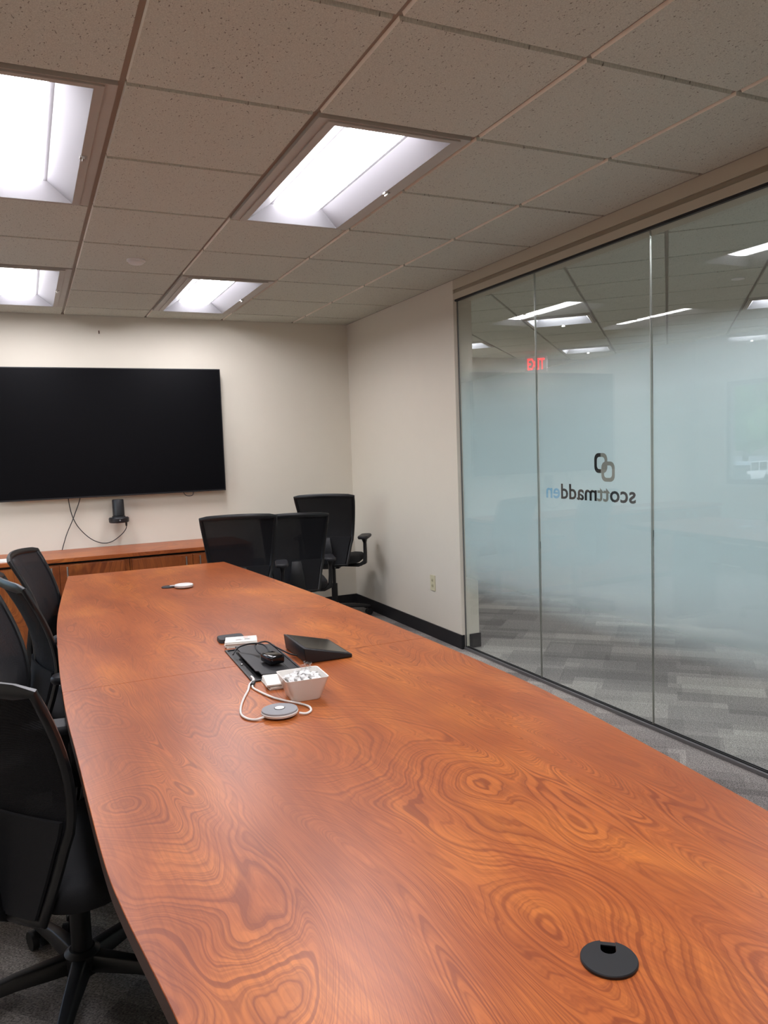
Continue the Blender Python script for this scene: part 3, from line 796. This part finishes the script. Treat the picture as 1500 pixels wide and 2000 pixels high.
wo = tag(obj('clear_wrapper', wr, 'wrapper'), 'crinkled clear wrapper corner sticking up from the mint bowl', 'wrapper')
wo.location = (bx+.022, by+.040, TZ+.062); wo.rotation_euler = (.2, .25, .3)
sol = wo.modifiers.new('thickness', 'SOLIDIFY'); sol.thickness = .0004

# speaker pucks
def puck(x, y, label, rot=0):
    t = thing('microphone_puck', label, 'microphone', on(x, y), rot)
    obj('lower_shell', B().lathe([(.030, .0006), (.0455, .006), (.0475, .0115), (.0465, .0135)], n=40), 'white', t, smooth=35)
    return t
p1 = puck(.8205, .005, 'round grey-topped microphone puck with a white cord near the bowl')
obj('fabric_top', B().lathe([(.0463, .0137), (.0455, .0175), (.040, .0190), (.0, .0195)], n=40), 'grey_felt', p1, smooth=35)
obj('button_ring', B().lathe([(.0138, .0196), (.0138, .0201)], n=28), 'charcoal', p1)
obj('button', B().lathe([(.0122, .0202), (.0122, .0208), (0, .0209)], n=28), 'white', p1, smooth=35)
cz = .0035
def rel(pts): return [(a-.8205, b_-.005, c) for a, b_, c in pts]
wire('cord', rel([(.7775, -.005, .007), (.755, -.004, cz), (.738, .015, cz), (.733, .055, cz), (.748, .115, cz), (.775, .185, cz), (.800, .24, cz), (.817, .285, .006), (.832, .30, .012), (.838, .33, .012)]), .0031, 'white', p1, n=8)
wire('cord', rel([(.836, .335, .014), (.836, .308, .012), (.826, .285, .006), (.820, .255, cz), (.828, .205, cz), (.842, .150, cz), (.862, .105, cz), (.893, .055, cz), (.905, .02, cz), (.898, -.012, cz), (.880, -.025, cz), (.8635, -.022, .007)]), .0031, 'white', p1, n=8)
obj('cord_tie', B().tube([(.822-.8205, .276-.005, .006), (.830-.8205, .287-.005, .010)], .0062, 10), 'rubber', p1)
p2 = puck(.966, 2.105, 'small white microphone puck at the far end of the table')
obj('fabric_top', B().lathe([(.0463, .0137), (.0455, .0175), (.040, .0190), (.0, .0195)], n=40), 'white', p2, smooth=35)
obj('seam_line', B().lathe([(.0466, .0122), (.0477, .0128), (.0466, .0134)], n=40), 'charcoal', p2)
dk = thing('grommet_cover', 'small black grommet disc beside the far white puck', 'grommet', on(.899, 2.165))
obj('cover_disc', B().lathe([(.034, .0006), (.036, .003), (.033, .0055), (0, .006)], n=32), 'matte_black', dk, smooth=35)
obj('cord_stub', B().tube([(.006, -.012, .008), (.02, -.03, .011), (.040, -.045, .010)], .0035, 8), 'white', dk, smooth=50)

# foreground grommet with a notch
gm = thing('cable_grommet', 'round black cable grommet with a notch in the table foreground', 'grommet', on(.9135, -1.117), radians(-38))
R0 = .0365; out = []; N = 60
nh = .0100
for i in range(N):
    a = radians(90)+2*pi*(i+.5)/N
    x, y = R0*cos(a), R0*sin(a)
    if abs(x) < nh and y > 0: continue
    out.append((x, y))
notch = [(nh, math.sqrt(R0**2-nh**2)), (nh, .0165)]+[(nh*cos(t), .0165-nh*.9*sin(t)) for t in [pi*k/8 for k in range(1, 8)]]+[(-nh, .0165), (-nh, math.sqrt(R0**2-nh**2))]
poly = out+notch
ins_ = [(x*.97, y*.97) if math.hypot(x, y) > R0*.98 else (x, y) for x, y in poly]
obj('cap', B().prism(poly, .0006, .0035).prism(poly, .0035, .0048, ins=ins_), 'matte_black', gm, smooth=25)
MAT['hole_shade'] = plain('painted_hole_shade', (1, 1, 1), 1.0, spec=0)  # flat black painted in for the shade down the notch hole
obj('hole_shade_patch', B().prism([(-nh+.0003, .0305), (-nh+.0003, .007), (nh-.0003, .007), (nh-.0003, .0305)], .0004, .0010), 'hole_shade', gm)  # thin plate on the tabletop carrying the painted hole darkness
obj('notch_bridge', B().prism([(-nh+.0004, .0345), (-nh+.0004, .0275), (nh-.0004, .0275), (nh-.0004, .0345)], .0012, .0032), 'matte_black', gm)

# ---------------------------------------------------------------- task chairs
def bw(t):                       # half width of the back, t = 0 bottom .. 1 top
    return .156+.035*min(1, t/.35)+.047*max(0, (t-.30)/.70)**.9
BZ0, BZ1 = .435, 1.0
def bp(s, t):
    z = BZ0+(BZ1-BZ0)*t
    y = -.235+.05*sin(pi*min(1, t*.95))-.085*max(0, (t-.38)/.62)**1.3
    y += (.012+.034*t)*s*s           # edges come forward: concave back
    return Vector((bw(t)*s, y, z - .012*s*s*t))
def chair_parts(dz, spin):
    root = thing('task_chair', 'x', 'chair')
    # base
    obj('hub', B().lathe([(.045, .075), (.05, .085), (.045, .125), (.032, .135)], n=20), 'plastic', root, smooth=35)
    for k in range(5):
        a = spin+2*pi*k/5; d = Vector((cos(a), sin(a), 0)); s = Vector((-sin(a), cos(a), 0))
        rs = []
        for (r, zc, hw, hh) in ((.03, .105, .030, .020), (.16, .098, .023, .016), (.29, .080, .017, .012), (.315, .077, .012, .009)):
            c = d*r+Vector((0, 0, zc)); rs.append([tuple(c+s*sx*hw+Vector((0, 0, sz*hh))) for sx, sz in ((-1, -1), (1, -1), (.6, 1), (-.6, 1))])
        lg = obj('leg', B().rings(rs), 'plastic', root, bevel=.004, smooth=40)
        cs = B(); c = d*.300
        ax = s
        for sd_ in (-1, 1):
            o_ = c+ax*sd_*.016+Vector((0, 0, .0285)); rs = []
            for off in (-.009, .009):
                rs.append([tuple(o_+ax*off+d*.027*cos(t)+Vector((0, 0, .027*sin(t)))) for t in [2*pi*i/14 for i in range(14)]])
            cs.rings(rs)
        cs.tube([c+Vector((0, 0, .03)), c+Vector((0, 0, .066))], .009, 8)
        obj('castor', cs, 'plastic', lg, smooth=40)
    z0 = dz
    obj('column', B().lathe([(.026, .1355), (.026, .30), (.015, .302), (.015, .385+z0)], n=18), 'plastic', root, smooth=35)
    obj('mechanism', B().box(-.075, .075, -.12, .11, .385+z0, .425+z0), 'plastic', root, bevel=.012, smooth=40)
    obj('lever', B().tube([(.07, .02, .40+z0), (.20, .03, .395+z0), (.235, .03, .39+z0)], .006, 8), 'plastic', root, smooth=50)
    # seat cushion
    rs = []
    for (sc, z, yo) in ((.80, .426, 0), (.97, .434, 0), (1.0, .455, 0), (.99, .478, -.002), (.93, .492, -.004), (.70, .496, -.006)):
        rs.append([(p[0]*sc, .03+(p[1])*sc+yo, z+z0-(.030*max(0, p[1]*sc-.10)/.13)) for p in rrect(.48, .46, .12, 5)])
    obj('seat', B().rings(rs), 'fabric', root, smooth=50)
    # back: rim frame, mesh panel, lumbar cover, spine
    per = [bp(-1, t/14) for t in range(0, 15)]+[bp(-1+2*i/12, 1) for i in range(1, 12)]+[bp(1, 1-t/14) for t in range(0, 15)]+[bp(1-2*i/10, 0) for i in range(1, 10)]
    ctr = [Vector((p.x, p.y, p.z+z0)) for p in per]
    def rim_ring(p, q, nrm):
        pass
    fb = B(); L = len(ctr); rs = []
    for i, p in enumerate(ctr):
        t = (ctr[(i+1) % L]-ctr[i-1]).normalized(); f = Vector((0, 1, 0)); f = (f-t*f.dot(t)).normalized(); b_ = t.cross(f)
        z_ = (p.z-z0-BZ0)/(BZ1-BZ0)
        wi = .010+ (.008 if abs(t.x) > .7 and z_ > .8 else .004)
        rs.append([tuple(p+f*.011*cos(a)+b_*wi*sin(a)) for a in [2*pi*k/8+.39 for k in range(8)]])
    rs.append(rs[0]); fb.rings(rs, cap=False)
    obj('back_frame', fb, 'plastic', root, smooth=50)
    def patch(s0, s1, t0_, t1_, off, th, ns=10, nt_=12):
        b = B(); vs = []; 
        for e in (off, off+th):
            for j in range(nt_+1):
                for i in range(ns+1):
                    p = bp(s0+(s1-s0)*i/ns, t0_+(t1_-t0_)*j/nt_); vs.append((p.x, p.y+e, p.z+z0))
        W = ns+1; K = W*(nt_+1); fs = []
        for j in range(nt_):
            for i in range(ns):
                a = j*W+i; fs.append((a, a+1, a+W+1, a+W)); fs.append((K+a, K+a+W, K+a+W+1, K+a+1))
        for i in range(ns): fs.append((i, K+i, K+i+1, i+1)); a = nt_*W+i; fs.append((a, a+1, K+a+1, K+a))
        for j in range(nt_): a = j*W; fs.append((a, a+W, K+a+W, K+a)); a = j*W+ns; fs.append((a, K+a, K+a+W, a+W))
        b.add(vs, fs); return b
    obj('mesh_panel', patch(-.985, .985, .012, .992, .0, .003), 'mesh', root, smooth=60)
    obj('lumbar_cover', patch(-.93, .93, .02, .40, -.0165, .009, 10, 6), 'fabric', root, smooth=60)
    sp2 = []
    for (x, y, z, w2_, th) in ((0, -.10, .415, .05, .012), (0, -.20, .41, .055, .014), (0, -.262, .45, .06, .014), (0, -.262, .56, .05, .012), (0, -.252, .66, .035, .009)):
        sp2.append((Vector((x, y, z+z0)), w2_, th))
    rs = []
    for i, (p, w2_, th) in enumerate(sp2):
        t = (sp2[min(i+1, 4)][0]-sp2[max(i-1, 0)][0]).normalized(); n2 = t.cross(Vector((1, 0, 0)))
        rs.append([tuple(p+Vector((1, 0, 0))*a*w2_+n2*b_*th) for a, b_ in ((-1, -1), (1, -1), (1, 1), (-1, 1))])
    obj('spine', B().rings(rs), 'plastic', root, bevel=.004, smooth=40)
    # arms
    for sx in (-1, 1):
        ap = []
        for (x, y, z, hx, hy) in ((.10, -.02, .405, .012, .03), (.22, -.01, .400, .012, .032), (.268, .0, .425, .013, .032), (.272, .0, .50, .012, .028), (.272, .0, .585, .012, .022), (.270, .0, .622, .020, .045)):
            ap.append((x*sx, y, z, hx, hy))
        rs = []
        for i, (x, y, z, hx, hy) in enumerate(ap):
            if i < 2: rs.append([(x, y-hy, z-hx), (x, y+hy, z-hx), (x, y+hy, z+hx), (x, y-hy, z+hx)])
            elif i == 2: rs.append([(x+sx*hx, y-hy, z-hx), (x+sx*hx, y+hy, z-hx), (x-sx*hx, y+hy, z+hx), (x-sx*hx, y-hy, z+hx)])
            else: rs.append([(x+sx*hx, y-hy, z), (x+sx*hx, y+hy, z), (x-sx*hx, y+hy, z), (x-sx*hx, y-hy, z)])
        rs = [[(a, b_, c+z0) for a, b_, c in r] for r in rs]
        ar = obj('armrest', B().rings(rs), 'plastic', root, bevel=.004, smooth=40)
        pd = rrect(.088, .245, .035, 5, .268*sx, .02)
        pi_ = rrect(.078, .235, .032, 5, .268*sx, .02)
        obj('arm_pad', B().rings([[(p[0], p[1], .6225+z0) for p in pi_], [(p[0], p[1], .632+z0) for p in pd], [(p[0], p[1], .640+z0) for p in pd], [(p[0], p[1], .6475+z0) for p in pi_]]), 'plastic2', ar, smooth=40)
    return root
def chair(x, y, facing, dz, spin, label, group=None):
    """facing: degrees counter-clockwise from +x"""
    r = chair_parts(dz, radians(spin)); r.location = (x, y, 0); r.rotation_euler = (0, 0, radians(facing-90)); r['label'] = label
    if group: r['group'] = group
    return r
CH = [
 (.50, 2.13, -14, -.03, 10, 'black mesh office chair on the left side, farthest, before the cabinets'),
 (.46, 1.45, 10, -.04, 35, 'black mesh office chair on the left, turned, second from the far end'),
 (.36, .80, -10, .0, 0, 'black mesh office chair on the left, cut by the picture edge, behind the nearest chair'),
 (.325, .24, 37, -.065, 20, 'nearest black office chair at lower left with its five-star base showing'),
 (1.57, 3.29, 74, .01, 18, 'black mesh office chair at the table end, leftmost of three in the corner'),
 (2.07, 3.69, 76, -.04, 0, 'black mesh office chair in the middle of the three in the corner'),
 (2.56, 4.14, 57, .055, 30, 'tallest black mesh office chair, standing in the corner by the right wall'),
]
for c in CH: chair(*c, group='task chairs around the table')

# ---------------------------------------------------------------- outside the left windows
GZ = -2.4
struct(obj('ground_outside', B().box(-120, XL-WT-.02, -60, 120, GZ-.3, GZ), 'asphalt'))
def car(x, y, rot, paint, label, tall):
    t = thing('car', label, 'car', (x, y, GZ), rot)
    hb, hc = (.95, 1.72) if tall else (.85, 1.45)
    prof = [(-2.25, .35), (-2.3, .7), (-2.2, hb), (-1.0 if tall else -.9, hb+.06), (2.2, hb+.04), (2.3, .7), (2.25, .35)]
    def side(pr, hw): return [[(x_, s_*hw, z_) for x_, z_ in pr] for s_ in (-1, 1)]
    obj('body', B().rings(side(prof, .9)), paint, t, bevel=.08, smooth=40)
    cabp = [(-1.1, hb+.03), (-.35, hc-.03), (0, hc), (1.7, hc-.02), (2.05, hb+.03)]
    obj('cabin', B().rings(side(cabp, .74)), 'gloss_black', t, bevel=.05, smooth=40)
    obj('roof', B().rings(side([(-.4, hc-.04), (-.3, hc+.02), (1.7, hc+.02), (1.85, hc-.06)], .76)), paint, t)
    for xx in (-.55, .6, 1.8): obj('pillar', B().rings(side([(xx-.05, hb), (xx+.05, hb), (xx+.05, hc), (xx-.05, hc)], .755)), paint, t)
    for xx in (-1.45, 1.4):
        for s_ in (-1, 1):
            b = B(); rs = [[(xx+.34*cos(a), s_*.82+o_, .34+.34*sin(a)) for a in [2*pi*i/18 for i in range(18)]] for o_ in (-.11, .11)]
            b.rings(rs); obj('wheel', b, 'tyre', t, smooth=40)
car(-47.8, 43.1, radians(172), 'car_white', 'white tall car parked outside the left window, reflected in the glass wall', True)
car(-42.6, 40.4, radians(160), 'car_dark', 'dark blue car parked outside before the white one, reflected in the glass wall', False)
def crown_mesh(seed):
    bm = bmesh.new(); rr = random.Random(seed)
    for k in range(9):
        c = Vector((rr.uniform(-1.6, 1.6), rr.uniform(-1.6, 1.6), rr.uniform(-1.5, 2.2))); r = rr.uniform(1.2, 2.0)
        res = bmesh.ops.create_icosphere(bm, subdivisions=3, radius=r)
        for v in res['verts']:
            v.co = v.co*(1+rr.uniform(-.14, .14))+c
    me = bpy.data.meshes.new('crown'); bm.to_mesh(me); bm.free(); me.materials.append(MAT['leaf']); return me
cms = [crown_mesh(1), crown_mesh(2)]
for i in range(5):
    x, y = -61.6+(i-2)*7.6, 54.8+(i-2)*9.1
    t = thing('tree', 'leafy green tree in the row behind the parked cars outside', 'tree', (x, y, GZ), i*1.3, 'trees beyond the parking lot')
    c = bpy.data.objects.new('crown', cms[i % 2]); C.objects.link(c); c.parent = t; c.location = (0, 0, 7.4); c.scale = (1.55, 1.55, 1.9)
    obj('trunk', B().lathe([(.35, 0), (.22, 3.5)], n=10), 'bark', t)
